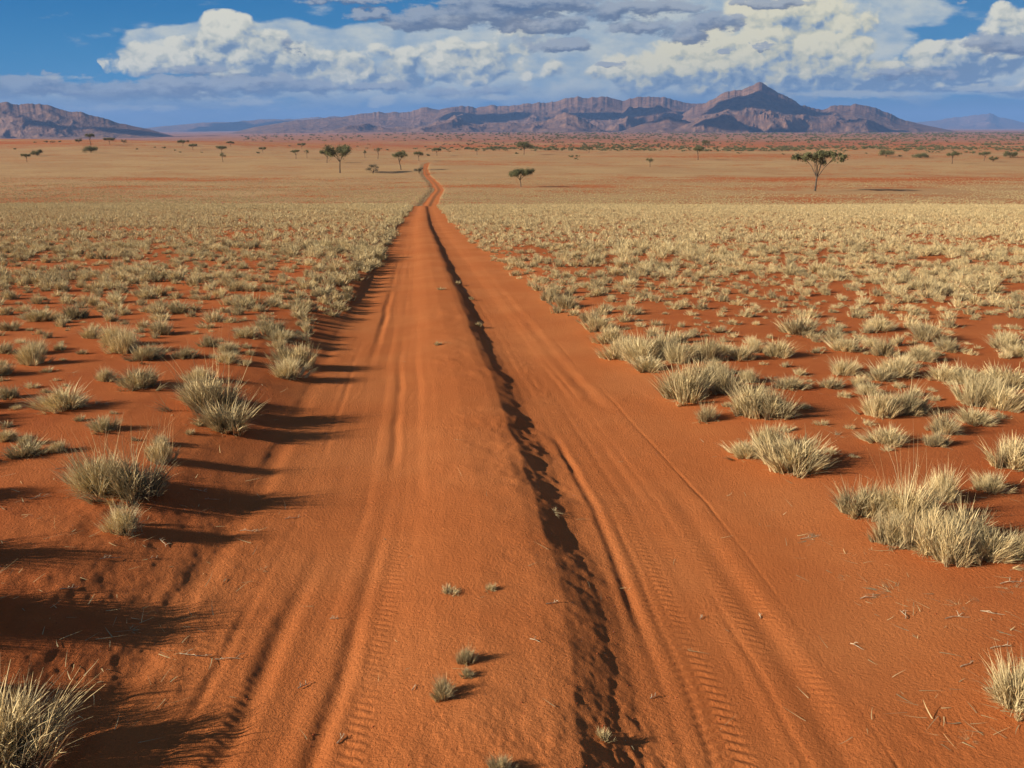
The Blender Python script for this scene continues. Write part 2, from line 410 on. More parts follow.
# left of the track
T(4, 756, 120, 80, label='big grey-straw tuft cut by the lower left edge of the photo', var=0)
T(100, 490, 62, 48, label='straw half of the big tuft with tall seed stalks on the left bank', stalk=True, var=1)
T(130, 494, 75, 50, label='dark bushy half of the big tuft with seed stalks on the left bank', stalk=True, var=3)
T(164, 462, 26, 34, label='narrow upright tuft just behind the big stalked tuft on the left', stalk=True, var=4)
T(127, 532, 36, 36, label='small curled tuft at the foot of the big stalked tuft', var=5)
T(212, 412, 62, 48, label='bushy pale tuft on the left bank edge with a hollow dark centre', stalk=True, var=6)
T(228, 428, 58, 40, label='leaning grey front half of the hollow tuft on the left bank edge', var=2)
T(196, 402, 36, 28, 'hi')
T(288, 378, 34, 26, 'hi', 'ragged tuft hanging over the left bank beside the track'); T(300, 366, 36, 30, 'hi'); T(286, 362, 30, 22)
T(140, 387, 46, 27, 'hi', 'low wide olive tuft standing alone on the left sand'); T(67, 407, 48, 28, 'hi'); T(104, 429, 30, 18, 'hi')
T(24, 455, 42, 20, 'hi', 'flattened pale tuft near the left edge above the long shadow'); T(6, 440, 22, 14)
T(31, 364, 28, 28); T(114, 345, 30, 28); T(126, 352, 32, 32); T(146, 359, 40, 20); T(162, 334, 24, 18); T(210, 346, 20, 16); T(226, 362, 24, 15)
T(40, 320, 34, 16); T(75, 318, 28, 18); T(10, 330, 24, 14); T(8, 398, 22, 16); T(180, 312, 26, 16); T(246, 337, 26, 14); T(270, 330, 30, 16)
T(98, 404, 20, 14, 'fl'); T(190, 372, 14, 10, 'fl'); T(70, 374, 18, 9, 'fl')
# right of the track
T(684, 398, 50, 46, label='tall yellow tuft at the inner corner of the right-hand clump row', var=7)
T(706, 386, 46, 34); T(726, 392, 40, 32); T(705, 420, 26, 24, label='small spiky tuft in front of the tall yellow tuft right of the track')
T(752, 414, 46, 40); T(774, 416, 44, 34, label='broad pale tuft with a deep shadow beside it, right of the track')
T(770, 448, 34, 34); T(796, 468, 66, 46, label='round tuft at the near tip of the right-hand clump row', var=0)
T(748, 456, 38, 20, 'hi', 'low sprawling tuft beside the round near tuft, right of the track'); T(776, 462, 40, 30)
T(622, 358, 34, 28); T(640, 362, 40, 32); T(662, 356, 36, 34); T(678, 362, 32, 28); T(709, 360, 30, 32); T(650, 370, 34, 18); T(612, 342, 30, 22); T(598, 330, 30, 22)
T(590, 322, 24, 18); T(566, 308, 26, 18); T(552, 300, 24, 18); T(716, 374, 24, 20)
T(754, 352, 16, 18); T(777, 356, 30, 22); T(748, 382, 22, 18); T(770, 380, 28, 14, 'fl'); T(790, 388, 34, 16)
T(880, 416, 36, 34, 'hi', 'dark left half of the wide tuft pair in the middle of the right field'); T(906, 413, 44, 34, 'hi', 'pale right half of the wide tuft pair in the middle of the right field')
T(888, 443, 40, 22); T(936, 445, 26, 18)
T(978, 404, 42, 40); T(1000, 408, 40, 34, 'hi', 'dense grey tuft near the right edge, level with the wide tuft pair'); T(1006, 385, 46, 26); T(968, 384, 42, 22)
T(898, 376, 40, 28); T(944, 380, 36, 22); T(843, 374, 28, 22); T(836, 342, 26, 18); T(800, 334, 40, 26); T(928, 340, 40, 24); T(880, 330, 30, 18)
T(1014, 468, 52, 40, 'hi', 'yellow tuft cut by the right edge above the long ragged clump'); T(991, 491, 32, 24, 'hi', 'small vase-shaped tuft beside its own dark shadow near the right edge')
T(862, 514, 52, 42, 'hi', 'rounded left end of the long ragged clump on the right', var=3)
T(884, 516, 40, 40, 'hi', var=1); T(908, 520, 48, 58, 'hi', 'tallest tuft of the long ragged clump on the right', stalk=True, var=4)
T(893, 542, 44, 44, 'hi', var=6); T(928, 552, 54, 60, 'hi', 'near tuft of the long ragged clump on the right', var=7)
T(952, 560, 48, 56, 'hi', var=0); T(966, 542, 56, 46, 'hi', var=2); T(945, 500, 30, 44, 'hi', var=5); T(988, 556, 48, 36, 'hi', var=1); T(1012, 556, 46, 34, 'hi', var=3)
T(895, 594, 52, 28, 'fl', 'flattened bundle of bleached grass below the long ragged clump'); T(818, 540, 34, 18, 'fl', 'small wilted tuft left of the long ragged clump')
T(1016, 706, 62, 74, 'hi', 'upright tuft cut by the right edge low in the photo', var=4)
T(848, 580, 22, 12, 'fl'); T(872, 552, 18, 14, 'fl'); T(984, 602, 26, 12, 'fl'); T(1016, 590, 30, 14, 'fl'); T(960, 606, 22, 14, 'fl'); T(1004, 640, 20, 10, 'fl')
T(752, 412, 20, 12, 'fl'); T(838, 436, 22, 10, 'fl'); T(864, 440, 20, 10, 'fl')
# on the middle ridge
T(466, 662, 20, 22, 'hi', 'small tuft in the cluster on the middle ridge'); T(445, 696, 26, 28, 'hi', 'nearest straggly tuft of the cluster on the middle ridge')
T(447, 670, 14, 10, 'fl'); T(468, 676, 14, 12); T(484, 672, 14, 8, 'fl'); T(500, 772, 26, 24, 'hi', 'tiny tuft on the ridge at the bottom edge of the photo')
T(449, 594, 18, 12, 'md'); T(490, 590, 12, 10, 'md'); T(521, 615, 9, 6, 'fl'); T(603, 738, 18, 16, 'md', 'tiny tuft on the dark flank of the ridge'); T(552, 512, 26, 12, 'fl', 'low tuft on the shaded flank of the ridge')
T(388, 540, 10, 6, 'fl'); T(438, 345, 8, 6, 'md'); T(447, 343, 12, 7, 'fl'); T(441, 290, 8, 4, 'md'); T(478, 326, 8, 6, 'md'); T(471, 300, 6, 5, 'md'); T(458, 284, 6, 5, 'md')
T(128, 628, 22, 14, 'fl', 'small wilted tuft in the left rut between the two long shadows'); T(262, 570, 14, 12, 'fl'); T(685, 650, 14, 9, 'fl'); T(970, 740, 18, 18, 'fl')
T(60, 350, 16, 10, 'md')
# beyond the left edge of the frame: their long shadows reach into it
for (a_, b_, w_, h_) in ((-60, 616, 100, 78), (-75, 560, 80, 62), (-50, 500, 60, 44), (-90, 470, 60, 44), (-50, 425, 50, 36), (-20, 408, 40, 28), (-110, 700, 90, 70), (-150, 640, 90, 60), (-40, 375, 40, 30), (-70, 395, 50, 34)): T(a_, b_, w_, h_)

NE = len(tufts)
pl = [(t['x'], t['y'], t['w']) for t in tufts]
# random field: two sides, denser with distance as in the photo
cells = {}
def cell_ok(x, y, dmin):
    cx, cy = int(x // 1), int(y // 1)
    for i in (-1, 0, 1):
        for j in (-1, 0, 1):
            for (a, bb) in cells.get((cx + i, cy + j), ()):
                if (a - x) ** 2 + (bb - y) ** 2 < dmin * dmin: return False
    cells.setdefault((cx, cy), []).append((x, y)); return True
for x, y, w in pl: cells.setdefault((int(x // 1), int(y // 1)), []).append((x, y))
cand_n = 210000
u01 = rng.random(cand_n)
yy = 5.0 + (139 - 5.0) * np.sqrt(u01)
tt = rng.uniform(-1.0, 1.0, cand_n) * .86
xx = tt * (yy + 2)
uu = xx - cx_road(yy)
nz = fbm(xx / 2.3, yy / 2.3, 201, 3)
crest = []
left_edge = np.interp(yy, [5, 9, 14, 30, 140], [-3.2, -2.85, -2.5, -2.3, -2.2]) + fbm(yy / 1.5, yy * 0, 33, 3) * .35
right_edge = np.interp(yy, [5, 9, 14, 30, 140], [2.6, 2.0, 1.7, 1.6, 1.7]) + fbm(yy / 1.5, yy * 0 + 9, 34, 3) * .4
dens = np.interp(yy, [5, 7.5, 9, 12, 20, 139], [0, .14, .45, 1.5, 2.0, 2.3])
edge_b = np.exp(-((uu - left_edge + .3) / .5) ** 2) + np.exp(-((uu - right_edge - .3) / .5) ** 2)
prob = dens * np.clip(.44 + nz * .75 + edge_b * .55 * (yy > 10), .03, 1)
okm = ((uu < left_edge) | (uu > right_edge)) & (rng.random(cand_n) < prob)
rows = []
szn = fbm(xx / 5, yy / 5, 210, 2)
for i in np.nonzero(okm)[0]:
    x, y = xx[i], yy[i]
    base = rng.uniform(.55, 1.25) * (1 + .5 * szn[i])
    if not cell_ok(x, y, float(np.interp(y, [12, 16, 30, 60], [.32, .28, .36, .40]))): continue
    s = .29 * base * float(np.interp(y, [10, 22, 60], [1, 1.28, 1.5]))
    if rng.random() < .25: s *= .6
    elif y > 11: s *= 1 + .25 * float(np.exp(-((uu[i] - left_edge[i] + .3) / .5) ** 2))
    rows.append((x, y, s * rng.uniform(.9, 1.25), s * rng.uniform(.62, .92)))
for q in range(1500):      # small seedlings and leftovers between the big tufts
    y = 6.2 + 20 * rng.random(); x = rng.uniform(-.75, .75) * y; u_ = x - cx_road(y)
    if not (u_ < -3.0 or u_ > 2.1) or rng.random() > .75: continue
    if not cell_ok(x, y, .22): continue
    s = rng.uniform(.07, .17); rows.append((x, y, s, s * rng.uniform(.5, .9)))
rows = np.array(rows)
print('random tufts', len(rows))
inview = np.abs(rows[:, 0]) < .62 * (rows[:, 1] + 1.5)
size = rows[:, 2] * rows[:, 3] / rows[:, 1] ** 2 * inview
order = np.argsort(-size)
NT = 300
take = order[:NT - NE]
rest = np.setdiff1d(np.arange(len(rows)), take)
for i in take:
    tufts.append(dict(x=rows[i, 0], y=rows[i, 1], w=rows[i, 2], h=rows[i, 3], kind='hi' if rows[i, 1] < 12 else 'md', label=None, stalk=False, var=None))

allx = np.array([t['x'] for t in tufts]); ally = np.array([t['y'] for t in tufts])
allz = terrain(allx, ally)
lab_seen = {}
md_objs = {}
for k, t in enumerate(tufts):
    pool = {'hi': HI, 'md': MD, 'fl': FL}[t['kind']]
    v = t['var'] if t['var'] is not None else int(rng.integers(len(pool)))
    o = link('grass_tuft', pool[v % len(pool)])
    o.location = (t['x'], t['y'], allz[k] - .004)
    o.rotation_euler = (0, 0, rng.uniform(0, 6.28) if t['var'] is None else .7 * k)
    wd = t['w'] * (1.0 if t['kind'] != 'fl' else .8); o.scale = (wd, wd, t['h'] * 1.3 * (1 if t['kind'] != 'fl' else .9))
    u = t['x'] - cx_road(t['y'])
    if t['label']: tag(o, t['label'], 'grass tuft')
    else:
        side = 'left' if u < -2 else ('right' if u > 1.4 else 'mid')
        if side == 'mid': lab, grp = 'small sparse dry grass sprig growing within the sand track', 'sprigs within the track'
        elif t['kind'] == 'fl': lab, grp = 'wilted flattened grass wisp on bare sand %s of the track' % side, 'wilted wisps %s of the track' % side
        elif t['y'] < 14: lab, grp = 'near dry bunch of straw grass in the field %s of the track' % side, 'near grass tufts %s of the track' % side
        else: lab, grp = 'mid-distance dry bunch of straw grass in the field %s of the track' % side, 'mid-distance grass tufts %s of the track' % side
        tag(o, lab, 'grass tuft', grp)
    if t['stalk']:
        s = link('seed_stalks', ST[k % 3], o)
    if t['kind'] == 'md' and o.data.name not in md_objs: md_objs[o.data.name] = o
# the rest of the field: one mass
nF = 110000
yF = 200 + 210 * rng.random(nF) ** 1.25; xF = rng.uniform(-.66, .66, nF) * yF
kF = (rng.random(nF) < np.interp(yF, [200, 290, 410], [.50, .38, .2]) * np.clip(.75 + 1.1 * fbm(xF / 25, yF / 18, 301, 3), .1, 1)) & (np.abs(xF - cx_road(yF)) > 2.2)
for (a_, b_, wd_) in ((815, 191, 26), (521, 187, 18), (340, 173, 18), (373, 174, 14), (401, 170, 14)):
    tx_, ty_ = hit(a_, b_); kF &= ~((np.abs(yF - ty_ - .18 * (xF - tx_)) < wd_ * .8) & (xF > tx_ - wd_ * .6) & (xF < tx_ + wd_ * 1.9))
sF = rng.uniform(.22, .52, nF)
far_rows = np.stack([xF, yF, sF, sF * rng.uniform(.5, .75, nF)], -1)[kF]
rest = np.concatenate([rest, len(rows) + np.arange(len(far_rows))]); rows = np.vstack([rows, far_rows])
me = bpy.data.meshes.new('grass')
RX, RY = rows[rest, 0], rows[rest, 1]; RZ = terrain(RX, RY, False)
print('grass mass', len(rest))
n = len(rest); me.vertices.add(n); me.vertices.foreach_set('co', np.stack([RX, RY, RZ - .01], -1).astype(np.float32).ravel())
for an, arr in (('rot', rng.uniform(0, 6.28, n)), ('sw', rows[rest, 2]), ('sh', rows[rest, 3] * 1.35), ('lod', (RY > 34).astype(float))):
    a = me.attributes.new(an, 'FLOAT', 'POINT'); a.data.foreach_set('value', arr.astype(np.float32))
grass = link('grass', me); me.materials.append(m_grass)
tag(grass, 'mass of dry straw grass tufts covering the plain beyond the nearer tufts', 'grass', kind='stuff')
# low-detail tufts live as real tufts at the crest of the slope: one of each variant
lo_objs = []
for i, mlo in enumerate(LO):
    px_ = (60, 200, 330, 560, 720, 940)[i]
    x, y = hit(px_, 262 - 2 * i)
    o = link('grass_tuft', mlo); o.location = (x, y, T1(x, y) - .01); o.scale = (.38, .38, .33)
    sd = 'left' if px_ < 420 else 'right'
    tag(o, 'mid-distance dry bunch of straw grass in the field %s of the track' % sd, 'grass tuft', 'mid-distance grass tufts %s of the track' % sd); lo_objs.append(o)
def make_scatter(target, hi_objs, lo_list):
    ng = bpy.data.node_groups.new('scatter', 'GeometryNodeTree')
    ng.interface.new_socket('Geometry', in_out='INPUT', socket_type='NodeSocketGeometry'); ng.interface.new_socket('Geometry', in_out='OUTPUT', socket_type='NodeSocketGeometry')
    N = ng.nodes; L_ = ng.links
    gi = N.new('NodeGroupInput'); go = N.new('NodeGroupOutput'); jn_out = N.new('GeometryNodeJoinGeometry')
    def nattr(nm):
        a = N.new('GeometryNodeInputNamedAttribute'); a.data_type = 'FLOAT'; a.inputs['Name'].default_value = nm; return a.outputs['Attribute']
    for objs, low in ((hi_objs, False), (lo_list, True)):
        if not objs: continue
        jn = N.new('GeometryNodeJoinGeometry')
        for o in objs:
            oi_ = N.new('GeometryNodeObjectInfo'); oi_.inputs['Object'].default_value = o; oi_.inputs['As Instance'].default_value = True
            L_.new(oi_.outputs['Geometry'], jn.inputs[0])
        ip = N.new('GeometryNodeInstanceOnPoints'); ip.inputs['Pick Instance'].default_value = True
        L_.new(gi.outputs[0], ip.inputs['Points']); L_.new(jn.outputs[0], ip.inputs['Instance'])
        cmp_ = N.new('FunctionNodeCompare'); cmp_.operation = 'GREATER_THAN' if low else 'LESS_EQUAL'; L_.new(nattr('lod'), cmp_.inputs[0]); cmp_.inputs[1].default_value = .5
        L_.new(cmp_.outputs[0], ip.inputs['Selection'])
        ri = N.new('FunctionNodeRandomValue'); ri.data_type = 'INT'; ri.inputs[4].default_value = 0; ri.inputs[5].default_value = len(objs) - 1
        L_.new(ri.outputs[2], ip.inputs['Instance Index'])
        cr = N.new('ShaderNodeCombineXYZ'); L_.new(nattr('rot'), cr.inputs[2]); L_.new(cr.outputs[0], ip.inputs['Rotation'])
        cs = N.new('ShaderNodeCombineXYZ'); sw = nattr('sw'); L_.new(sw, cs.inputs[0]); L_.new(sw, cs.inputs[1]); L_.new(nattr('sh'), cs.inputs[2]); L_.new(cs.outputs[0], ip.inputs['Scale'])
        L_.new(ip.outputs[0], jn_out.inputs[0])
    L_.new(jn_out.outputs[0], go.inputs[0])
    md = target.modifiers.new('scatter', 'NODES'); md.node_group = ng
make_scatter(grass, list(md_objs.values()), lo_objs)

# ------------------------------------------------------------------ litter: straws and twigs
m_twig, nt, b = new_mat('bleached_straw'); b.inputs['Base Color'].default_value = (0.50, 0.38, 0.22, 1)
ntw = noise(nt, nt.nodes.new('ShaderNodeNewGeometry').outputs['Position'], 60, 2)
nt.links.new(mixc(nt, ntw.ss(.35, .65), (0.30, 0.22, 0.14), (0.58, 0.45, 0.28)), b.inputs['Base Color'])
def tube(pts, rad, k=5):
    pts = np.array(pts, float); n = len(pts); V = []; 
    for i in range(n):
        d = pts[min(i + 1, n - 1)] - pts[max(i - 1, 0)]; d /= np.linalg.norm(d) + 1e-9
        a = np.cross(d, [0.13, .21, .97]); a /= np.linalg.norm(a) + 1e-9; bb = np.cross(d, a)
        for j in range(k):
            an = 2 * math.pi * j / k; V.append(pts[i] + rad[i] * (math.cos(an) * a + math.sin(an) * bb))
    Fq = [[i * k + j, i * k + (j + 1) % k, (i + 1) * k + (j + 1) % k, (i + 1) * k + j] for i in range(n - 1) for j in range(k)]
    return np.array(V), np.array(Fq)
def join(parts):
    V = []; Fq = []; o = 0
    for v, f in parts: V.append(v); Fq.append(f + o); o += len(v)
    return np.vstack(V), np.vstack(Fq)
def twig(x, y, ln, ang, seed):
    r = np.random.default_rng(seed); parts = []
    n = 6; pts = []; a = ang; p = np.array([0., 0.])
    for i in range(n):
        pts.append(p.copy()); a += r.normal() * .25; p = p + ln / (n - 1) * np.array([math.cos(a), math.sin(a)])
    P3 = [(q[0], q[1], T1(x + q[0], y + q[1]) - T1(x, y) + .006 + .02 * ln * math.sin(i * 1.1)) for i, q in enumerate(pts)]
    parts.append(tube(P3, [.0028 * (1 - .13 * i) for i in range(n)]))
    for s in range(int(r.integers(1, 4))):
        i = int(r.integers(1, n - 1)); a2 = ang + r.choice([-1, 1]) * r.uniform(.4, 1); l2 = ln * r.uniform(.15, .35)
        q = np.array(P3[i]); e = q + np.array([math.cos(a2) * l2, math.sin(a2) * l2, .012]); parts.append(tube([q, (q + e) / 2 + [0, 0, .008], e], [.0018, .0014, .0008]))
    return mesh_np('dry_twig', *join(parts), m_twig)
TW = [(285, 520, .12, .6), (240, 532, .14, .3), (180, 655, .16, -.2), (215, 660, .13, .1), (298, 690, .07, 1), (337, 745, .06, 1.4), (412, 692, .05, .8), (330, 620, .05, .2), (546, 605, .08, .1), (530, 640, .06, -.3),
      (860, 600, .10, .4), (850, 645, .08, -.9), (905, 620, .10, .5), (945, 620, .14, .9), (980, 612, .12, -.6), (960, 668, .10, .7), (990, 650, .12, .2), (985, 690, .10, -.5), (800, 540, .14, .2), (1000, 585, .16, .1), (760, 620, .05, 1),
      (60, 590, .10, .4), (100, 560, .12, .9), (160, 540, .12, -.4), (55, 470, .16, .3), (30, 500, .14, .8), (205, 500, .10, 0), (190, 490, .12, .3), (150, 560, .05, 1.2), (650, 700, .04, .5), (700, 620, .04, 1.4)]
for i, (px_, py_, ln, an) in enumerate(TW):
    x, y = hit(px_, py_)
    o = link('dry_twig', twig(x, y, ln, an, 900 + i)); o.location = (x, y, T1(x, y))
    tag(o, 'thin bleached dry twig lying on the red sand', 'twig', 'twigs and straws lying on the sand')
nL = 2600
yl = 3.0 / (1 - rng.random(nL) * .86); xl = rng.uniform(-.68, .68, nL) * (yl + .6)
ul = xl - cx_road(yl)
tx_ = np.array([t['x'] for t in tufts]); ty_ = np.array([t['y'] for t in tufts])
dn_ = np.array([np.min(np.hypot(tx_ - a, ty_ - b_)) for a, b_ in zip(xl, yl)])
kl = rng.random(nL) < np.where((ul < -2.0) | (ul > 1.3), np.clip(1.1 * np.exp(-dn_ / .35) + .10 + fbm(xl / .6, yl / .6, 401, 2) * .5, 0, 1), .04)
xl, yl = xl[kl], yl[kl]; nL = len(xl)
dl = rng.normal(size=(nL, 3)); dl[:, 2] = np.abs(dl[:, 2]) * .10; dl /= np.linalg.norm(dl, axis=1)[:, None]
V_, F_, tp_, tn_ = blades(np.stack([xl, yl, terrain(xl, yl) + .004], -1), dl, rng.uniform(.025, .13, nL), rng.uniform(.003, .006, nL), rng.uniform(-.2, .2, nL), rng.uniform(.3, 1, nL), 3, 5)
o = link('straw_litter', mesh_np('straw_litter', V_, F_, m_grass, True, dict(tip=tp_, tone=tn_))); tag(o, 'broken dead straws littering the near sand around the tufts', 'litter', kind='stuff')
# pebbles and clods, uncountable
m_clod, nt, b = new_mat('clod'); b.inputs['Base Color'].default_value = (0.30, 0.075, 0.025, 1)
V = []; Fq = []
n = 3200; r = rng.random(n) ** 1.0
py_ = 2.6 / (1 - r * .80); px_ = rng.uniform(-.75, .75, n) * py_; cz = terrain(px_, py_)
ico = np.array([(1, 0, 0), (-1, 0, 0), (0, 1, 0), (0, -1, 0), (0, 0, 1), (0, 0, -1)], float)
icf = np.array([(0, 2, 4), (2, 1, 4), (1, 3, 4), (3, 0, 4), (2, 0, 5), (1, 2, 5), (3, 1, 5), (0, 3, 5)])
sz = np.minimum(rng.lognormal(-5.85, .45, n), .007)
u_ = px_ - cx_road(py_); keep = rng.random(n) < np.clip(.35 + .9 * fbm(px_ / .7, py_ / .7, 78, 2) + .8 * np.exp(-((u_ - .05) / .2) ** 2) + .4 * (u_ < -2), 0, 1)
VV = ico[None] * sz[:, None, None] * rng.uniform(.5, 1.2, (n, 6, 3)) + np.stack([px_, py_, cz], -1)[:, None]
VV = VV[keep]; n = len(VV)
FF = icf[None] + (np.arange(n) * 6)[:, None, None]
o = link('pebbles', mesh_np('pebbles', VV.reshape(-1, 3), FF.reshape(-1, 3), m_clod, False)); tag(o, 'scattered red sand clods and pebbles on the near sand', 'pebbles', kind='stuff')

# ------------------------------------------------------------------ trees
m_bark, nt, b = new_mat('bark'); nb_ = noise(nt, nt.nodes.new('ShaderNodeNewGeometry').outputs['Position'], 2.5, 3)
nt.links.new(mixc(nt, nb_.ss(.3, .7), (0.07, 0.05, 0.035), (0.15, 0.115, 0.08)), b.inputs['Base Color'])
def leafmat(name, c1, c2):
    m, nt, b = new_mat(name)
    a = nt.nodes.new('ShaderNodeAttribute'); a.attribute_name = 'tone'
    cc = mixc(nt, E(nt, a.outputs['Fac']), c1, c2); nt.links.new(cc, b.inputs['Base Color'])
    tr = nt.nodes.new('ShaderNodeBsdfTranslucent'); nt.links.new(cc, tr.inputs['Color'])
    mx = nt.nodes.new('ShaderNodeMixShader'); mx.inputs[0].default_value = .25
    nt.links.new(b.outputs[0], mx.inputs[1]); nt.links.new(tr.outputs[0], mx.inputs[2]); nt.links.new(mx.outputs[0], nt.nodes['Material Output'].inputs['Surface'])
    return m
m_leaf = leafmat('acacia_leaf', (0.10, 0.105, 0.05), (0.24, 0.225, 0.105))
m_grey = leafmat('grey_leaf', (0.12, 0.105, 0.07), (0.22, 0.19, 0.12))

def leaves(centres, rads, n_each, size, mat, name, seed, flat=.55):
    r = np.random.default_rng(seed); C = []; TN = []
    for c_, rd in zip(centres, rads):
        n = max(6, int(2.4 * n_each * r.uniform(.6, 1.3)))
        d = r.normal(size=(n, 3)); d /= np.linalg.norm(d, axis=1)[:, None]; d *= (r.random(n) ** .55 * r.uniform(.6, 1.35, n))[:, None] * rd; d[:, 2] *= flat
        C.append(np.array(c_) + d); TN.append(np.clip(r.uniform(.1, .8) + r.normal(size=n) * .15, 0, 1))
    C = np.vstack(C); TN = np.concatenate(TN); n = len(C)
    a = r.normal(size=(n, 3)); a /= np.linalg.norm(a, axis=1)[:, None]; bb = np.cross(a, r.normal(size=(n, 3))); bb /= np.linalg.norm(bb, axis=1)[:, None]
    s = size * r.uniform(.5, 1.3, n)[:, None]
    V = np.stack([C - a * s, C + bb * s * .6, C + a * s, C - bb * s * .6], 1).reshape(-1, 3)
    return mesh_np(name, V, np.arange(4 * n).reshape(n, 4), mat, False, dict(tone=np.repeat(TN, 4)))

def tree_meshes(H, W, seed, style='umbrella', n_each=60, leaf=.16, mat=None):
    """H height, W crown width"""
    r = np.random.default_rng(seed); parts = []; tips = []
    fork = {'umbrella': .42, 'flat': .40, 'big': .33, 'round': .08, 'tall': .45}[style] * H
    rt = .021 * H + .04
    lean = r.normal() * .04 * H
    trunk = [(0, 0, -.3), (lean * .2, 0, fork * .5), (lean, r.normal() * .1, fork)]
    parts.append(tube(trunk, [rt * 1.25, rt, rt * .85], 7))
    nbr = {'umbrella': 6, 'flat': 6, 'big': 7, 'round': 7, 'tall': 4}[style]
    for i in range(nbr):
        an = 2 * math.pi * (i + r.uniform(-.3, .3)) / nbr
        rr_ = W * .5 * (r.uniform(.3, 1.0) if style == 'big' else r.uniform(.4, .88)); top = H * {'umbrella': .86, 'flat': .86, 'big': .88, 'round': r.uniform(.35, .85), 'tall': .8}[style] * (r.uniform(.74, 1.06) if style == 'big' else r.uniform(.84, 1.05))
        e = np.array([math.cos(an) * rr_, math.sin(an) * rr_, top]); s0 = np.array(trunk[-1])
        mid = s0 + (e - s0) * np.array([.38, .38, .55]) + r.normal(size=3) * .04 * H
        parts.append(tube([s0, mid, e], [rt * .6, rt * .38, rt * .14], 5))
        tips.append((e, 1.0))
        for q in range(3):
            e2 = e + np.array([math.cos(an + r.normal() * .9), math.sin(an + r.normal() * .9), 0]) * W * .17 + [0, 0, r.uniform(-.03, .08) * H]
            m0 = mid + (e - mid) * r.uniform(.2, .7)
            parts.append(tube([m0, (m0 + e2) / 2 + [0, 0, .03 * H], e2], [rt * .28, rt * .18, rt * .07], 4)); tips.append((e2, .8))
    if style != 'round':
        for q in range(4): tips.append((np.array([r.normal() * W * .14, r.normal() * W * .14, H * r.uniform(.88, .95)]), .9))
    ths = {'umbrella': .18, 'flat': .17, 'big': .095, 'round': .24, 'tall': .30}[style]
    cen = []; rad = []
    for e, k in tips:
        if style == 'big' and e[0] > .2 * W and r.random() < .35: continue
        cen.append(e); rad.append(W * ths * k * r.uniform(.8, 1.3))
        if r.random() < .6: cen.append(e + r.normal(size=3) * W * .07 * np.array([1, 1, .3])); rad.append(W * ths * .6)
    tm = mesh_np('trunk', *join(parts), m_bark)
    cm = leaves(cen, rad, n_each, leaf, mat or m_leaf, 'crown', seed + 5, {'umbrella': 1.1, 'flat': 1.0, 'big': .8, 'round': 1.0, 'tall': 1.4}[style])
    return tm, cm

def plant_tree(px, py, w, h, style, label, seed, mat=None, n_each=60, name='acacia_tree', cat='tree', group=None, detail=True):
    x, y = hit(px, py); d = depth(x, y); H = h * d / F / math.cos(PITCH) * 1.04; W = w * d / F
    e = bpy.data.objects.new(name, None); COL.objects.link(e); e.location = (x, y, T1(x, y)); tag(e, label, cat, group)
    tm, cm = tree_meshes(H, W, seed, style, n_each, max(.07, W * .019), mat)
    link('trunk', tm, e); link('crown', cm, e)
    return e
plant_tree(815, 191, 48, 35, 'big', 'largest acacia with a broad flat crown standing alone on the right', 21, n_each=55)
plant_tree(521, 187, 21, 15, 'flat', 'small dark flat-topped acacia standing alone in the middle of the plain', 22, n_each=90)
plant_tree(340, 173, 27, 23, 'umbrella', 'broad ragged acacia with a pale green crown left of the track', 23, n_each=70)
plant_tree(327, 163, 11, 11, 'umbrella', 'dark small acacia touching the broad ragged one on its left', 24, n_each=70)
plant_tree(373, 174, 10, 10, 'round', 'grey leafless round bush between two acacias left of the track', 25, m_grey, 40, 'shrub', 'shrub')
plant_tree(401, 170, 12, 16, 'umbrella', 'umbrella acacia on a thin trunk nearest the track on its left', 26, n_each=70)
plant_tree(419, 174, 8, 6, 'round', 'grey bush hugging the left side of the far winding track', 27, m_grey, 50, 'shrub', 'shrub')
plant_tree(419, 161, 9, 8, 'umbrella', 'leaning acacia just left of where the track vanishes', 28)
plant_tree(437, 156, 9, 7, 'flat', 'small flat acacia behind the end of the track', 29)
plant_tree(378, 159, 5, 10, 'tall', 'narrow tree standing behind the umbrella acacia left of the track', 30)
plant_tree(365, 158, 2.5, 7, 'tall', 'thin pole-like tree between the broad and the umbrella acacia', 31)
plant_tree(296, 159, 7, 8, 'umbrella', 'dark tree left of the broad ragged acacia, taller of the pair', 32)
plant_tree(307, 158, 4, 7, 'tall', 'thin tree right beside the dark one left of the broad acacia', 33)
plant_tree(302, 149, 7, 5, 'flat', 'flat dark tree far behind the pair left of the broad acacia', 34)
plant_tree(223, 162, 5, 8, 'tall', 'small upright tree on the sand at the foot of the dune slope', 35)
plant_tree(222, 153, 9, 6, 'flat', 'dark dense tree above the small upright one on the dune slope', 36)
plant_tree(27, 162, 8, 7, 'umbrella', 'small umbrella tree near the left edge, the nearer of its pair', 37)
plant_tree(37, 156, 10, 6, 'round', 'dark rounded bush behind the small umbrella tree near the left edge', 38, None, 60, 'shrub', 'shrub')
plant_tree(91, 153, 13, 6, 'round', 'wide dark bush on the red dune under the tall skyline tree', 39, None, 60, 'shrub', 'shrub')
plant_tree(91, 145, 8, 10, 'umbrella', 'tall skyline tree on the left dune with an open crown', 40)
plant_tree(110, 145, 9, 6, 'flat', 'dense dark skyline tree right of the tall one on the left dune', 41)
plant_tree(124, 144, 4, 4, 'round', 'small skyline bush right of the dense tree on the left dune', 42, None, 60, 'shrub', 'shrub')
plant_tree(79, 143, 6, 4, 'round', 'small skyline bush left of the tall tree on the left dune', 43, None, 60, 'shrub', 'shrub')
plant_tree(183, 146, 9, 5, 'flat', 'flat-crowned tree where the left dune meets the plain', 44)
plant_tree(193, 150, 7, 5, 'umbrella', 'low tree just below the flat-crowned one on the left dune', 45)
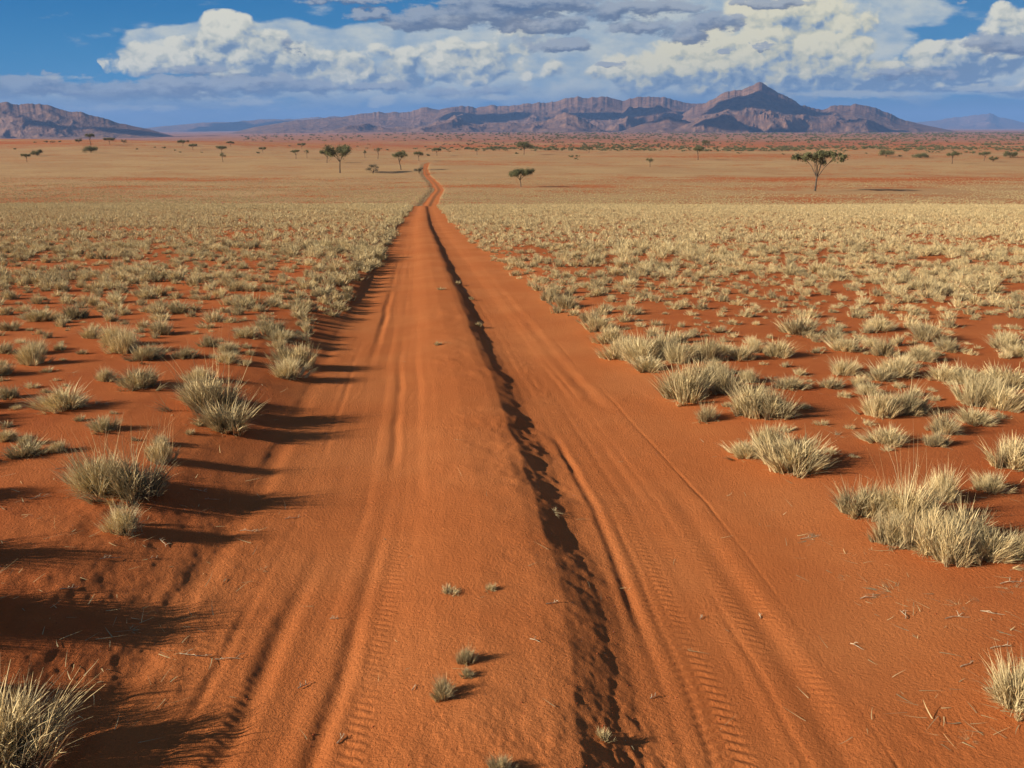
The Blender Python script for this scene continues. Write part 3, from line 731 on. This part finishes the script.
plant_tree(231, 147, 6, 5, 'flat', 'dark skyline tree between the left dune and the pair of trees', 46)
plant_tree(263, 153, 6, 5, 'umbrella', 'open tree right of the dark dense one, half way to the pair', 47)
plant_tree(477, 155, 4, 6, 'tall', 'small upright tree right of the end of the track', 48)
plant_tree(524, 155, 15, 11, 'umbrella', 'broad dark acacia straight above the lone flat-topped one', 49)
plant_tree(589, 153, 6, 6, 'umbrella', 'small umbrella tree right of the broad dark acacia', 50)
plant_tree(650, 167, 6, 8, 'tall', 'dark column-shaped tree alone on the pale grass strip', 51)
plant_tree(698, 160, 11, 12, 'umbrella', 'grey-green umbrella tree between the column tree and the largest acacia', 52)
plant_tree(705, 150, 6, 8, 'umbrella', 'faint tree right behind the grey-green umbrella tree', 53)
plant_tree(952, 164, 11, 11, 'umbrella', 'left one of two umbrella trees near the right edge', 54)
plant_tree(984, 161, 9, 8, 'umbrella', 'right one of two umbrella trees near the right edge', 55)
plant_tree(993, 162, 7, 5, 'round', 'round bush at the foot of the right one of two umbrella trees', 56, None, 60, 'shrub', 'shrub')
plant_tree(886, 157, 13, 7, 'round', 'wide bush right of the largest acacia', 57, None, 60, 'shrub', 'shrub')
plant_tree(1010, 158, 12, 6, 'round', 'wide bush nearest the right edge of the plain', 58, None, 60, 'shrub', 'shrub')
plant_tree(921, 158, 12, 4, 'round', 'low long bush midway between the wide bush and the umbrella trees', 59, None, 60, 'shrub', 'shrub')

# small far bushes: copies without parts
def bush_mesh(seed):
    r = np.random.default_rng(seed)
    cen = [(r.normal() * .3, r.normal() * .3, r.uniform(.3, .7)) for _ in range(9)]
    return leaves(cen, [.32] * 9, 12, .10, m_leaf, 'far_bush', seed, .8)
BU = [bush_mesh(600 + i) for i in range(6)]
spots = []
for (px_, py_, w) in [(556, 151, 8), (562, 151, 6), (549, 151.5, 7), (535, 151.5, 6), (517, 155, 6), (506, 151, 5), (494, 151, 5), (484, 151.5, 5), (571, 158, 7), (577, 157, 6), (576, 160, 6), (615, 151, 6), (640, 151, 5), (683, 152, 5), (723, 151, 4), (738, 154, 5),
                      (768, 152, 6), (783, 155, 4), (866, 154, 4), (898, 151, 7), (906, 152, 7), (900, 157, 5), (930, 153, 6), (938, 153, 6), (966, 153, 5), (973, 154, 7), (810, 151, 8), (822, 152, 6), (836, 152, 5), (845, 152, 6), (155, 148, 4), (164, 149, 5), (180, 153, 4), (258, 154, 5), (403, 152, 5), (381, 149.5, 4), (290, 147, 4), (15, 150, 4), (137, 150, 4), (1018, 152, 6), (428, 157, 6), (175, 151, 3), (60, 143, 5), (46, 143, 5), (35, 143, 4), (53, 143, 6), (202, 153, 3)]:
    spots.append((px_, py_, w))
while len(spots) < 250:
    px_ = rng.uniform(330, 1030); py_ = 133.5 + 18 * rng.random() ** .85
    if rng.random() > sstep(300, 700, np.array(px_)) * .7 + .3: continue
    spots.append((px_, py_, rng.uniform(1.6, 4.2) * (.5 + (py_ - 132) / 22)))
for (px_, py_, w) in spots:
    x, y = hit(px_, py_); d = depth(x, y); s = w * d / F
    o = link('far_bush', BU[int(rng.integers(6))]); o.location = (x, y, T1(x, y)); sz_ = min(s, 22) * .62; o.scale = (sz_, sz_, sz_ * rng.uniform(.55, .9)); o.rotation_euler[2] = rng.uniform(0, 6)
    tag(o, 'small dark green bush dotted over the far red plain', 'bush', 'small bushes dotted over the far plain')

nS = 11000
yS = np.exp(rng.uniform(math.log(1150), math.log(9000), nS)); _bb = rng.random(nS) < .06; yS = np.where(_bb, rng.normal(1230, 60, nS), yS); pS = rng.uniform(250, 1250, nS)
kS = (rng.random(nS) < (.25 + .75 * sstep(330, 620, pS)) * np.clip(.6 + 1.6 * fbm(pS / 45, np.log(yS) * 14, 311, 3), .08, 1)) & ~((pS < 430) & (yS < 2300))
yS = yS[kS]; xS = (pS[kS] - 512) / F * yS; zS = terrain(xS, yS, False); nS = len(yS)
me = bpy.data.meshes.new('scrub'); me.vertices.add(nS); me.vertices.foreach_set('co', np.stack([xS, yS, zS], -1).astype(np.float32).ravel())
wS = rng.uniform(2.2, 7.5, nS) * np.clip(yS / 2500, .8, 2.2)
for an, arr in (('rot', rng.uniform(0, 6.28, nS)), ('sw', wS), ('sh', wS * rng.uniform(.5, .9, nS)), ('lod', np.ones(nS))):
    a = me.attributes.new(an, 'FLOAT', 'POINT'); a.data.foreach_set('value', arr.astype(np.float32))
scrub = link('scrub', me); me.materials.append(m_leaf); tag(scrub, 'mass of tiny dark scrub speckling the far red plain', 'scrub', kind='stuff')
_bs = {}
for o_ in COL.objects:
    if o_.name.startswith('far_bush'): _bs.setdefault(o_.data.name, o_)
make_scatter(scrub, None, list(_bs.values()))

# ------------------------------------------------------------------ mountains
def rockmat(name, c1, c2, c3, sc_):
    m, nt, b = new_mat(name)
    P = nt.nodes.new('ShaderNodeNewGeometry').outputs['Position']
    a = noise(nt, P, .0011 * sc_, 5, .6); d = noise(nt, P, .009 * sc_, 5, .65)
    c = mixc(nt, a.ss(.35, .65), c1, c2); c = mixc(nt, d.ss(.42, .62) * .7, c, c3); nt.links.new(c, b.inputs['Base Color'])
    bp = nt.nodes.new('ShaderNodeBump'); bp.inputs['Distance'].default_value = 30; bp.inputs['Strength'].default_value = .8; nt.links.new(d.s, bp.inputs['Height']); nt.links.new(bp.outputs[0], b.inputs['Normal'])
    return m
m_rock = rockmat('mountain_rock', (0.17, 0.088, 0.052), (0.24, 0.130, 0.074), (0.095, 0.058, 0.042), 1)
def mountain(name, D, sil, seed, front, back, label, freq=1.0, rel=.80, nx=700, mat=None):
    px = np.array([s[0] for s in sil], float); py = np.array([s[1] for s in sil], float)
    P_ = np.linspace(px[0], px[-1], nx); rows_ = np.interp(P_, px, py)
    rows_ = rows_ + fbm(P_ / 9, P_ * 0, seed + 3, 5, .6) * 1.8 * np.clip((128 - rows_) / 14, 0, 1)
    t = (P_ - 512) / F * .957
    crest = D * np.array([row_tan(q) for q in rows_]) + CAMZ
    base = np.minimum(terrain(t * D, np.full(nx, D * .93), False), crest) - 12
    H = np.maximum(crest - base, 0)
    ns = 220
    s = np.linspace(-1, 1, ns)               # -1 front foot, 0 crest, 1 back foot
    S, Pm = np.meshgrid(s, P_, indexing='ij')
    kk = np.exp(-np.linspace(-2, 2, 2 * (nx // 28) + 1) ** 2); kk /= kk.sum()
    Hs = np.convolve(np.pad(H, len(kk) // 2, mode='edge'), kk, mode='valid')
    wS = np.exp(-(S / .16) ** 2)
    Hm = H[None] * wS + (Hs * .94)[None] * (1 - wS); tm_ = t[None] + 0 * S
    kmx = tm_ * D / 1000.0; kmy = np.where(S < 0, S * front, S * back) / 1000.0
    wx = kmx * freq + .45 * fbm(kmx * freq * .8, kmy * freq * .8, seed + 9, 4); wy = kmy * freq + .45 * fbm(kmx * freq * .7 + 9, kmy * freq * .7, seed + 10, 4)
    rg = ridged(wx * .62, wy * .62, seed, 7, .55)
    q = 1 - np.abs(S)
    env = q ** 1.5
    spur = np.clip(1 - np.abs(S) * 1.1, 0, 1)
    cut = 4 * q * (1 - q)
    h = Hm * (env + rel * cut * (rg - .66))
    # secondary foothills
    fh = np.exp(-((S + .72) / .13) ** 2) * ridged(kmx * .55 + 4, kmy * .4, seed + 40, 4) * Hm * .22
    h = h + fh
    Yg = D + kmy * 1000
    h = np.minimum(h, Hm * (1 - .42 * np.abs(S)) * np.minimum(Yg / D, 1))     # keep the skyline the crest
    h = np.maximum(h, -10)
    Y = Yg; X = tm_ * Yg
    Z = base[None] + h
    V = np.stack([X, Y, Z], -1).reshape(-1, 3)
    i = np.arange(ns - 1)[:, None]; j = np.arange(nx - 1)[None]
    Fq = np.stack([i * nx + j, i * nx + j + 1, (i + 1) * nx + j + 1, (i + 1) * nx + j], -1).reshape(-1, 4)
    o = link(name, mesh_np(name, V, Fq, mat or m_rock)); tag(o, label, kind='structure'); return o
mountain('mountains', 9500, [(-330, 118), (-200, 108), (-90, 104), (0, 102.5), (12, 102.5), (22, 104.5), (30, 103), (42, 103), (56, 107), (72, 111), (86, 112.5), (94, 115), (100, 116), (120, 123), (148, 129), (172, 136), (195, 143)], 11, 2300, 1500, 'brown mountain rising at the left edge', 1.1)
mountain('mountains', 26000, [(90, 134), (130, 130), (155, 127), (180, 124.5), (205, 122.5), (235, 122), (262, 119), (285, 119.5), (310, 117.5), (345, 116), (380, 114), (430, 113), (520, 120)], 23, 3500, 3000, 'far blue range between the left mountain and the middle one', .5)
mountain('mountains', 14500, [(200, 141), (225, 134), (255, 127), (285, 122), (315, 119), (340, 116.5), (360, 114), (380, 112), (402, 112.5), (415, 110), (430, 106.5), (440, 110), (450, 107), (461, 105), (476, 108), (492, 106), (510, 106.5), (527, 103), (545, 103), (560, 99), (576, 96.5), (590, 97), (606, 96.5), (622, 100), (640, 97), (662, 96), (672, 99), (690, 104), (705, 104), (740, 110), (780, 120), (820, 130)], 35, 5200, 2500, 'long brown range in the middle of the horizon', .75, nx=1000)
mountain('mountains', 12500, [(640, 134), (670, 120), (690, 109), (702, 103), (715, 96), (726, 90.5), (740, 88.5), (750, 85), (756, 82.5), (761, 83.5), (772, 89.5), (786, 96.5), (800, 105), (820, 109.5), (828, 107), (838, 104.5), (850, 104.5), (866, 105), (874, 107), (886, 112), (905, 120), (930, 126), (955, 131), (975, 133)], 47, 4200, 2200, 'highest pointed mountain right of the middle range', .8, nx=700)
mountain('shadow_hills', 10000, [(600, 136), (622, 131), (645, 123), (660, 118.5), (668, 116.5), (680, 119), (697, 124), (715, 123), (735, 122), (752, 124), (775, 129), (800, 134)], 59, 900, 900, 'added low rise standing in for the cloud shadow before the highest mountain', 1.3, .4, 260)  # no real hill: rise added in the outline of a cloud shadow
mountain('mountains', 34000, [(880, 127), (905, 123), (930, 121), (950, 118), (975, 115), (988, 113.5), (1000, 117), (1024, 123), (1060, 126), (1100, 128)], 63, 3500, 3500, 'faint pink far range at the right end of the horizon', .4, nx=260)

# ------------------------------------------------------------------ clouds drifting over the ranges, higher than the frame shows
SD = Vector((math.sin(SUN_AZ) * math.cos(SUN_EL), math.cos(SUN_AZ) * math.cos(SUN_EL), math.sin(SUN_EL)))
m_cloud, nt, b = new_mat('cloud'); b.inputs['Base Color'].default_value = (.85, .85, .86, 1); b.inputs['Roughness'].default_value = 1
import bmesh
bmc = bmesh.new()
def puff(cx, cy, cz, rx, ry, rz, sd_):
    r_ = bmesh.ops.create_icosphere(bmc, subdivisions=4, radius=1.0)
    P0 = np.array([v.co[:] for v in r_['verts']])
    n_ = .9 + .5 * fbm(P0[:, 0] * 1.6 + sd_, P0[:, 1] * 1.6 + P0[:, 2] * 1.1, 700, 4)
    for v, q, k in zip(r_['verts'], P0, n_):
        zz = q[2] * rz * k
        v.co = (cx + q[0] * rx * k, cy + q[1] * ry * k, cz + (zz if zz > 0 else zz * .3))
for k, (px_, yy_, zt_, rx, ry) in enumerate([(728, 11600, 320, 560, 420), (676, 10200, 120, 620, 260), (745, 10100, 60, 700, 200), (575, 13000, 300, 700, 420), (625, 12600, 150, 520, 350), (868, 10600, 60, 620, 240), (930, 9300, 0, 1500, 260), (800, 9200, 0, 900, 200), (40, 8700, 180, 330, 360), (85, 8900, 60, 260, 260), (205, 24500, 300, 1300, 1200), (450, 13200, 250, 380, 300)]):
    zc = 2500 + 120 * (k % 3) if yy_ < 20000 else 5200
    X0 = (px_ - 512) / F * .957 * yy_; t_ = (zc - zt_) / SD.z
    for q in range(4):
        puff(X0 + SD.x * t_ + (q - 1.5) * rx * .45, yy_ + SD.y * t_ + (q % 2 - .5) * ry * .5, zc + 40 * q, rx * .62, ry * .8, 220, k * 7.3 + q)
me = bpy.data.meshes.new('clouds'); bmc.to_mesh(me); bmc.free(); me.materials.append(m_cloud); me.polygons.foreach_set('use_smooth', np.ones(len(me.polygons), dtype=bool))
o = link('clouds', me); tag(o, 'white cumulus clouds drifting high over the mountain ranges', kind='stuff')

# ------------------------------------------------------------------ haze
bm = mesh_np('haze', np.array([(x, y, z) for x in (-60000, 60000) for y in (-60000, 60000) for z in (-1500, 900)], float),
             np.array([(0, 1, 3, 2), (4, 6, 7, 5), (0, 4, 5, 1), (2, 3, 7, 6), (0, 2, 6, 4), (1, 5, 7, 3)]), None, False)
hz = link('haze', bm); tag(hz, 'thin blue air haze over the far plain and mountains', kind='stuff')
m = bpy.data.materials.new('haze'); m.use_nodes = True; nt = m.node_tree; nt.nodes.clear()
pv = nt.nodes.new('ShaderNodeVolumePrincipled'); pv.inputs['Color'].default_value = (0.26, 0.48, 0.95, 1); pv.inputs['Density'].default_value = HAZE = 3.3e-5; pv.inputs['Anisotropy'].default_value = 0.0
mo = nt.nodes.new('ShaderNodeOutputMaterial'); nt.links.new(pv.outputs[0], mo.inputs['Volume']); bm.materials.append(m)

# ------------------------------------------------------------------ sun, sky and clouds
sd = bpy.data.lights.new('sun', 'SUN'); sd.energy = 5.0; sd.angle = math.radians(.5); sd.color = (1.0, .90, .76)
so = bpy.data.objects.new('sun', sd); COL.objects.link(so)
sdir = Vector((math.sin(SUN_AZ) * math.cos(SUN_EL), math.cos(SUN_AZ) * math.cos(SUN_EL), math.sin(SUN_EL)))
so.rotation_euler = sdir.to_track_quat('Z', 'Y').to_euler()
w = bpy.data.worlds.new('World'); sc.world = w; w.use_nodes = True; nt = w.node_tree
bg = nt.nodes['Background']; bg.inputs['Strength'].default_value = SKY = 0.05
sky = nt.nodes.new('ShaderNodeTexSky'); sky.sky_type = 'NISHITA'; sky.sun_disc = False; sky.sun_elevation = SUN_EL; sky.sun_rotation = SUN_AZ; sky.air_density = 1.0; sky.dust_density = .4; sky.ozone_density = 2.5; sky.altitude = 1200
tc = nt.nodes.new('ShaderNodeTexCoord'); sp = nt.nodes.new('ShaderNodeSeparateXYZ'); nt.links.new(tc.outputs['Generated'], sp.inputs[0])
dx, dy, dz = (E(nt, sp.outputs[i]) for i in range(3))
def lin(v): v /= 255.0; return v / 12.92 if v <= .04045 else ((v + .055) / 1.055) ** 2.4
def SK(r, g, b_): k = 1.0 / (SKY * 2 ** EXPOSURE); return (lin(r) * k, lin(g) * k, lin(b_) * k)
fy = dy.mx(.18)
U = (dx / fy).ma(905.0, 512.0)      # azimuth measure, 850 per unit tangent
Vv = (dz / fy).ma(-964.0, 127.0)    # elevation measure, 127 at the horizon, falling upwards
front = dy.ss(.35, .55) * Vv.ss(-190, -60) * Vv.ma(-1.0, 150.0).ss(0, 5)
def n2d(v, scale, detail=4, rough=.5):
    e_ = noise(nt, v, scale, detail, rough); e_.s.node.noise_dimensions = '2D'; return e_
def ells(U, V, lst):
    tot = None
    for (cx, cy, rx, ry, a) in lst:
        du = U.ma(1.0 / rx, -cx / rx); dv = V.ma(1.0 / ry, -cy / ry)
        q = (du * du + dv * dv).ma(-a, a).mx(0.0)
        tot = q if tot is None else tot.mx(q)
    return tot
wn = n2d(vec(nt, U / 100.0, Vv / 60.0), 1.7, 1.5, .45)
wn2 = n2d(vec(nt, U / 100.0 + 7.0, Vv / 60.0 + 3.0), 1.7, 1.5, .45)
Uw = U + (wn - .5) * 50.0; Vw = Vv + (wn2 - .5) * 30.0
def billow(U, V):
    v = vec(nt, U / 100.0, V / 80.0)
    vo = nt.nodes.new('ShaderNodeTexVoronoi'); vo.feature = 'SMOOTH_F1'; vo.voronoi_dimensions = '2D'; nt.links.new(v, vo.inputs['Vector'])
    vo.inputs['Scale'].default_value = 3.0; vo.inputs['Detail'].default_value = 2.2; vo.inputs['Roughness'].default_value = .5; vo.inputs['Lacunarity'].default_value = 2.3; vo.inputs['Smoothness'].default_value = .5
    return E(nt, vo.outputs['Distance'])
f3 = n2d(vec(nt, U / 100.0 + 3.0, Vv / 80.0), 7.0, 5, .6)
f4 = n2d(vec(nt, U / 100.0 + 13.0, Vv / 80.0), 7.0, 5, .6)
Uf = U + (f3 - .5) * 15.0; Vf = Vv + (f4 - .5) * 12.0
def dens_(o1, o2, lst, k): return ells(Uw - o1, Vw - o2, lst) - billow(Uf - o1, Vf - o2) * k + .27
f2 = n2d(vec(nt, U / 100.0, Vv / 70.0), 3.4, 7, .52)
big = n2d(vec(nt, U / 100.0 + 20.0, Vv / 55.0), 1.6, 4, .6)
# clear sky in front: deep blue above, paler and greyer towards the horizon
c = mixc(nt, Vv.ss(-60, 130), SK(4, 104, 166), SK(50, 138, 186))
c = mixc(nt, (U.ma(1 / 900.0, 0.0)).ss(.1, 1.0) * .35, c, SK(95, 145, 185))
# anvil veil: broad pale sheets behind the cumulus
veil = ells(Uw, Vw, [(205, 44, 85, 28, 1.7), (330, 42, 150, 26, 1.5), (450, 46, 150, 34, 1.4), (600, 40, 160, 44, 1.6), (760, 30, 170, 62, 1.8), (870, 10, 80, 26, 1.3), (500, 88, 420, 20, 1.1), (100, 98, 260, 18, .9), (950, 80, 160, 22, 1.0)])
vn = n2d(vec(nt, U / 150.0, Vv / 50.0), 2.4, 7, .6)
c = mixc(nt, (veil * .9 + (vn - .5) * 1.1).ss(.10, .50) * .93, c, mixc(nt, (f2 * .5 + vn * .5).ss(.3, .68), SK(150, 172, 190), SK(205, 208, 198)))
# cumulus masses
CUM = [(185, 58, 56, 24, 1.1), (226, 36, 40, 28, 1.4), (262, 60, 74, 34, 1.5), (150, 66, 44, 14, .9), (330, 68, 60, 24, 1.0), (405, 72, 26, 20, 1.0), (375, 78, 50, 14, .8), (490, 62, 46, 26, 1.0), (552, 72, 30, 16, .8), (520, 30, 30, 20, .8),
       (440, 58, 90, 18, .8), (300, 72, 120, 14, 1.0), (640, 70, 60, 26, 1.2), (720, 62, 90, 40, 1.4), (790, 50, 70, 48, 1.4), (840, 66, 50, 36, 1.1), (800, 14, 90, 30, 1.0), (890, 74, 50, 22, 1.1), (960, 62, 80, 24, 1.2), (1015, 30, 50, 30, 1.2), (980, 84, 90, 12, 1.1), (1110, 50, 90, 50, 1.1), (-60, 80, 80, 14, .7)]
H0 = dens_(0.0, 0.0, CUM, .8); H1 = dens_(5.0, 5.0, CUM, .8)
cm_ = ells(Uw, Vw, CUM)
Hn = H0 + (f2 - .5) * .75 + cm_.ss(0.0, .12) * .7 - .7
aC = Hn.ss(-.16, .30)
lit = (H0 - H1) * 1.15 + .52 + (f2 - .5) * .35 + (big - .5) * 1.5 + Vv.ma(-.0045, .29) + (U + Vv * 1.5).ss(420, 760) * .16 - (U + Vv).ss(880, 960) * .34
ramp = nt.nodes.new('ShaderNodeValToRGB'); nt.links.new(lit.s, ramp.inputs[0]); cr = ramp.color_ramp
cr.elements[0].position = .12; cr.elements[0].color = (*SK(112, 136, 164), 1); cr.elements[1].position = 1.05 - .05; cr.elements[1].color = (*SK(226, 222, 202), 1)
e = cr.elements.new(.36); e.color = (*SK(148, 164, 178), 1); e = cr.elements.new(.64); e.color = (*SK(194, 196, 184), 1)
warm = nt.nodes.new('ShaderNodeMix'); warm.data_type = 'RGBA'; warm.blend_type = 'MULTIPLY'; wf = (U.ss(540, 680) - U.ss(860, 960)) * lit.ss(.3, .8); nt.links.new(wf.s, warm.inputs[0]); nt.links.new(ramp.outputs[0], warm.inputs[6]); warm.inputs[7].default_value = (1.0, .97, .86, 1)
c = mixc(nt, aC, c, warm.outputs[2])
# dark flat-bottomed banks in front
DK = [(20, 84, 130, 15, 1.2), (150, 88, 150, 15, 1.3), (270, 84, 110, 12, 1.1), (360, 84, 60, 6, .8), (200, 70, 60, 7, .7), (285, 45, 14, 12, .8), (640, 8, 70, 10, 1.0), (430, 18, 60, 16, 1.3), (490, 12, 70, 18, 1.3), (380, 12, 40, 8, .9), (540, 22, 60, 13, 1.2), (520, 2, 100, 12, 1.4), (560, 44, 44, 8, 1.2), (620, 10, 50, 12, 1.1), (685, 32, 30, 14, 1.2), (640, 26, 40, 10, .9), (712, 22, 40, 10, 1.0), (758, 46, 15, 5, 1.2), (728, 50, 11, 4, 1.1), (610, 62, 26, 5, .9), (470, 90, 90, 8, .8), (1000, 44, 60, 13, 1.0), (905, 72, 60, 8, .8), (770, 4, 50, 8, 1.0), (350, 0, 70, 6, .8), (950, 5, 10, 3, 0.5)]
dn = n2d(vec(nt, U / 100.0 + 40.0, Vv / 42.0), 3.4, 8, .62)
f5 = n2d(vec(nt, U / 100.0 + 31.0, Vv / 50.0), 4.5, 5, .6)
Vd = Vv + (wn2 - .5) * 14.0 + (f5 - .5) * 16.0; Ud = U + (wn - .5) * 24.0 + (f3 - .5) * 40.0
D0 = ells(Ud, Vd, DK); D1 = ells(Ud - 4.0, Vd - 5.0, DK)
aD = (D0 + (dn - .5) * 2.2).ss(.10, .78) * D0.ss(.02, .30)
dcol = mixc(nt, ((dn - .5) * 1.6 + (D0 - D1) * 1.1 + .5).ss(.15, 1.0), SK(88, 104, 132), SK(158, 166, 176))
c = mixc(nt, aD * .88, c, dcol)
# low blue rain band and small lit puffs above the ranges
ln = n2d(vec(nt, U / 100.0 + 60.0, Vv / 34.0), 3.6, 8, .62)
c = mixc(nt, (Vv + (wn - .5) * 22.0).ss(82, 106) * .80, c, mixc(nt, (ln + U.ma(-.0005, .15)).ss(.2, .85), SK(78, 122, 164), SK(130, 150, 168)))
LW = [(60, 76, 60, 4, .8), (125, 108, 110, 7, .8), (245, 101, 40, 9, 1.0), (378, 101, 22, 9, 1.2), (480, 96, 90, 6, .7), (640, 88, 60, 5, .6), (860, 93, 90, 6, 1.1), (985, 88, 70, 5, 1.0)]
aL = (ells(Uw, Vv, LW) + (ln - .5) * 1.9).ss(.40, .95)
c = mixc(nt, aL * .7, c, SK(188, 192, 186))
bg2 = nt.nodes.new('ShaderNodeBackground'); bg2.inputs['Strength'].default_value = SKY; nt.links.new(c, bg2.inputs['Color'])
nt.links.new(sky.outputs[0], bg.inputs['Color'])
mxs = nt.nodes.new('ShaderNodeMixShader'); nt.links.new(front.s, mxs.inputs[0]); nt.links.new(bg.outputs[0], mxs.inputs[1]); nt.links.new(bg2.outputs[0], mxs.inputs[2])
nt.links.new(mxs.outputs[0], nt.nodes['World Output'].inputs['Surface'])
w.cycles.sampling_method = 'MANUAL'; w.cycles.sample_map_resolution = 512
